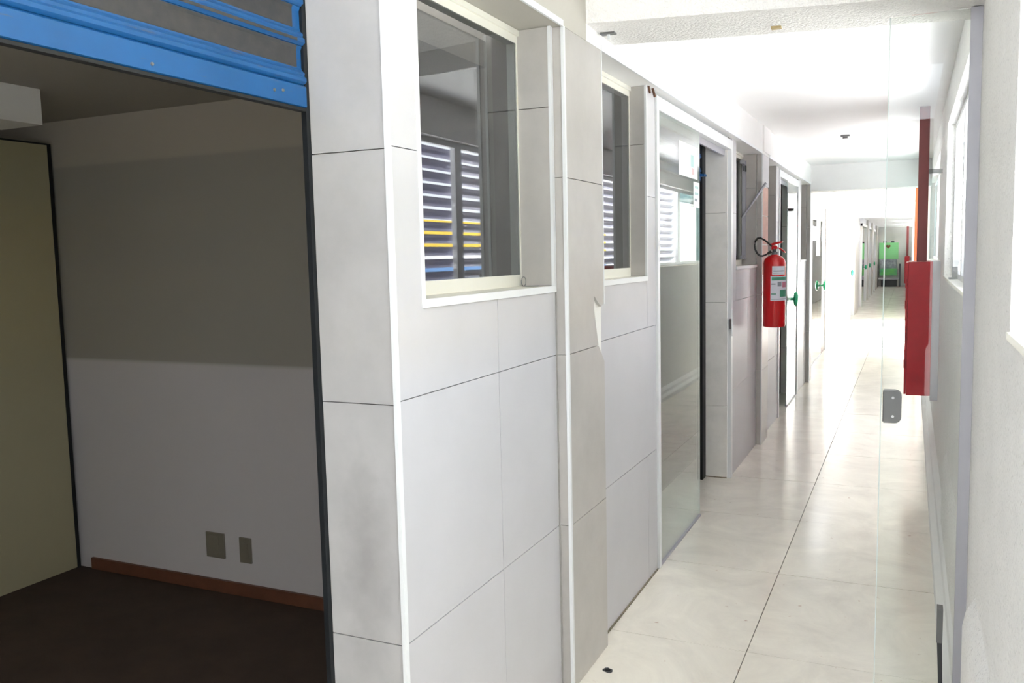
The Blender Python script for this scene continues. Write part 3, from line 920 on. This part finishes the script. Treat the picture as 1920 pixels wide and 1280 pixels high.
# ------------------------------------------------------------------ fire extinguisher
EX, EY = -0.957, 7.03 - 0.088
fe = thing('fire_extinguisher', (EX, EY, 0.96), 'red fire extinguisher with black hose hung on the second pilaster', 'extinguisher')
r_ = 0.083
obj('cylinder', lathe(bmesh.new(), [(r_ - 0.012, 0.962), (r_ - 0.002, 0.966), (r_, 0.976), (r_, 1.455), (r_ - 0.006, 1.480), (r_ - 0.024, 1.503), (r_ - 0.05, 1.515), (0.026, 1.520)], (EX, EY, 0), 40), M['ext_red'], fe, smooth=True)
obj('neck', lathe(bmesh.new(), [(0.024, 1.520), (0.024, 1.538), (0.017, 1.542), (0.017, 1.566)], (EX, EY, 0), 20), M['metal'], fe, smooth=True)
vb = bmesh.new()
bx(vb, EX - 0.022, EX + 0.022, EY - 0.016, EY + 0.016, 1.560, 1.590)
vh = obj('valve', vb, M['ext_red'], fe, bevel=0.003)
obj('lever', prism(bmesh.new(), [(EX - 0.030, 1.585), (EX + 0.015, 1.600), (EX + 0.060, 1.612), (EX + 0.062, 1.622), (EX + 0.010, 1.618), (EX - 0.030, 1.604)], 'y', EY - 0.010, EY + 0.010), M['ext_red'], fe)
obj('carry_handle', prism(bmesh.new(), [(EX - 0.005, 1.572), (EX + 0.045, 1.556), (EX + 0.078, 1.532), (EX + 0.082, 1.540), (EX + 0.050, 1.568), (EX - 0.005, 1.586)], 'y', EY - 0.009, EY + 0.009), M['ext_red'], fe)
obj('pressure_gauge', lathe(bmesh.new(), [(0.012, 0), (0.014, -0.006), (0.012, -0.012)], (EX + 0.028, EY - 0.016, 1.553), 16, 'y'), M['alu'], fe, smooth=True)
pts = []
hc_pts = [(-0.018, 1.585), (-0.045, 1.610), (-0.075, 1.635), (-0.105, 1.652), (-0.128, 1.650), (-0.143, 1.628), (-0.148, 1.595), (-0.143, 1.562), (-0.128, 1.532), (-0.108, 1.514), (-0.088, 1.512), (-0.066, 1.520), (-0.048, 1.530)]
for (dx, z_) in hc_pts:
    pts.append((EX + dx, EY - 0.012, z_))
obj('hose', tube(bmesh.new(), pts, 0.007, 10), M['rubber'], fe, smooth=True)
obj('nozzle', tube(bmesh.new(), [(EX - 0.050, EY - 0.012, 1.530), (EX - 0.022, EY - 0.010, 1.545)], [0.009, 0.012], 10), M['rubber'], fe, smooth=True)
box('wall_hook', (EX - 0.012, EX + 0.012, EY + 0.02, 7.033, 1.530, 1.545), M['metal'], fe)
def wrap(name, a0, a1, z0, z1, mt, lift=0.0008, par=None):
    bm = bmesh.new()
    n = max(2, int(abs(a1 - a0) / 8) + 1)
    rr = r_ + lift
    A, B = [], []
    for k in range(n + 1):
        a = R(a0 + (a1 - a0) * k / n)
        A.append(bm.verts.new((EX + rr * math.sin(a), EY - rr * math.cos(a), z0)))
        B.append(bm.verts.new((EX + rr * math.sin(a), EY - rr * math.cos(a), z1)))
    for k in range(n):
        bm.faces.new((A[k], A[k + 1], B[k + 1], B[k]))
    return obj(name, bm, mt, par or fe)
wrap('label', -4, 72, 1.368, 1.432, M['label'])
L = wrap('label', -12, 100, 1.168, 1.356, M['label'])
for a0, a1, z0, z1, k in ((-6, 95, 1.325, 1.350, 'label_green'), (-8, 14, 1.292, 1.300, 'label_grey'), (-8, 16, 1.216, 1.224, 'label_green'), (52, 92, 1.270, 1.312, 'label_pink'), (36, 96, 1.198, 1.252, 'label_green'), (24, 46, 1.278, 1.314, 'label_grey'), (-8, 90, 1.178, 1.183, 'label_grey')):
    wrap('print', a0, a1, z0, z1, M[k], 0.0014, L)
wrap('print', 2, 66, 1.378, 1.382, M['label_grey'], 0.0014, L)
wrap('print', 2, 66, 1.392, 1.400, M['label_grey'], 0.0014, L)

# ------------------------------------------------------------------ little fittings
bm = bmesh.new()
bar = [(-1.205, 6.955, 1.815), (-1.03, 6.985, 2.075)]
tube(bm, bar, 0.010, 8)
tag(obj('stay_bar', bm, M['alu_grey']), 'slanting grey metal window stay crossing the reveal above the extinguisher', 'stay')
wk = thing('wire_hook', (-1.215, 2.72, 1.447), 'bent loop of wire lying on the first window sill', 'wire')
loop = [(-1.205 + 0.004 * math.cos(a), 2.715 + 0.010 * math.cos(a), 1.462 + 0.016 * math.sin(a)) for a in (R(20 * k) for k in range(19))]
obj('loop', tube(bmesh.new(), loop, 0.0016, 6, cap=False), M['metal'], wk)
obj('tail', tube(bmesh.new(), [(-1.205, 2.705, 1.447), (-1.19, 2.70, 1.4465), (-1.15, 2.72, 1.4465)], 0.0016, 6), M['metal'], wk)
rb = thing('rusty_bolt', (-1.09, 3.96, 2.29), 'pair of rusty bolts under the header beside the second window', 'bolt')
obj('bolt', tube(bmesh.new(), [(-1.097, 3.915, 2.304), (-1.095, 3.93, 2.275)], 0.005, 8), M['rust'], rb)
obj('bolt', tube(bmesh.new(), [(-1.095, 3.975, 2.304), (-1.090, 3.995, 2.268)], 0.006, 8), M['rust'], rb)

# ------------------------------------------------------------------ green stand at the far end
gs = thing('display_stand', (-0.84, 38.9, 0), 'green display stand with dark side frames at the corridor end', 'stand')
box('top_panel', (-1.20, -0.47, 39.05, 39.12, 1.12, 1.80), M['stand_green'], gs)
box('poster', (-1.15, -0.52, 39.03, 39.08, 0.74, 1.12), M['stand_grey'], gs)
box('front_panel', (-1.16, -0.50, 38.75, 39.03, 0.46, 0.74), M['stand_green2'], gs)
for x0 in (-1.27, -0.43):
    boxes('side_frame', [(x0, x0 + 0.06, 38.55, 39.1, 0.86, 0.93), (x0, x0 + 0.06, 38.55, 38.61, 0.0, 0.86), (x0, x0 + 0.06, 39.04, 39.1, 0.0, 0.86)], M['stand_dark'], gs)
box('shelf', (-1.20, -0.44, 38.6, 39.05, 0.30, 0.36), M['alu_grey'], gs)
box('lower_box', (-1.10, -0.50, 38.8, 39.05, 0.0, 0.28), M['stand_dark'], gs)
em = bmesh.new()
hp = []
for k in range(24):
    a = 2 * math.pi * k / 24
    hp.append((-0.855 + 0.0055 * 16 * math.sin(a) ** 3, 1.64 + 0.0055 * (13 * math.cos(a) - 5 * math.cos(2 * a) - 2 * math.cos(3 * a) - math.cos(4 * a))))
obj('emblem', prism(em, hp, 'y', 39.03, 39.049), M['stand_brown'], gs)
for x0 in (-1.05, -0.75):
    box('top_hook', (x0, x0 + 0.12, 39.06, 39.09, 1.80, 1.86), M['stand_dark'], gs)
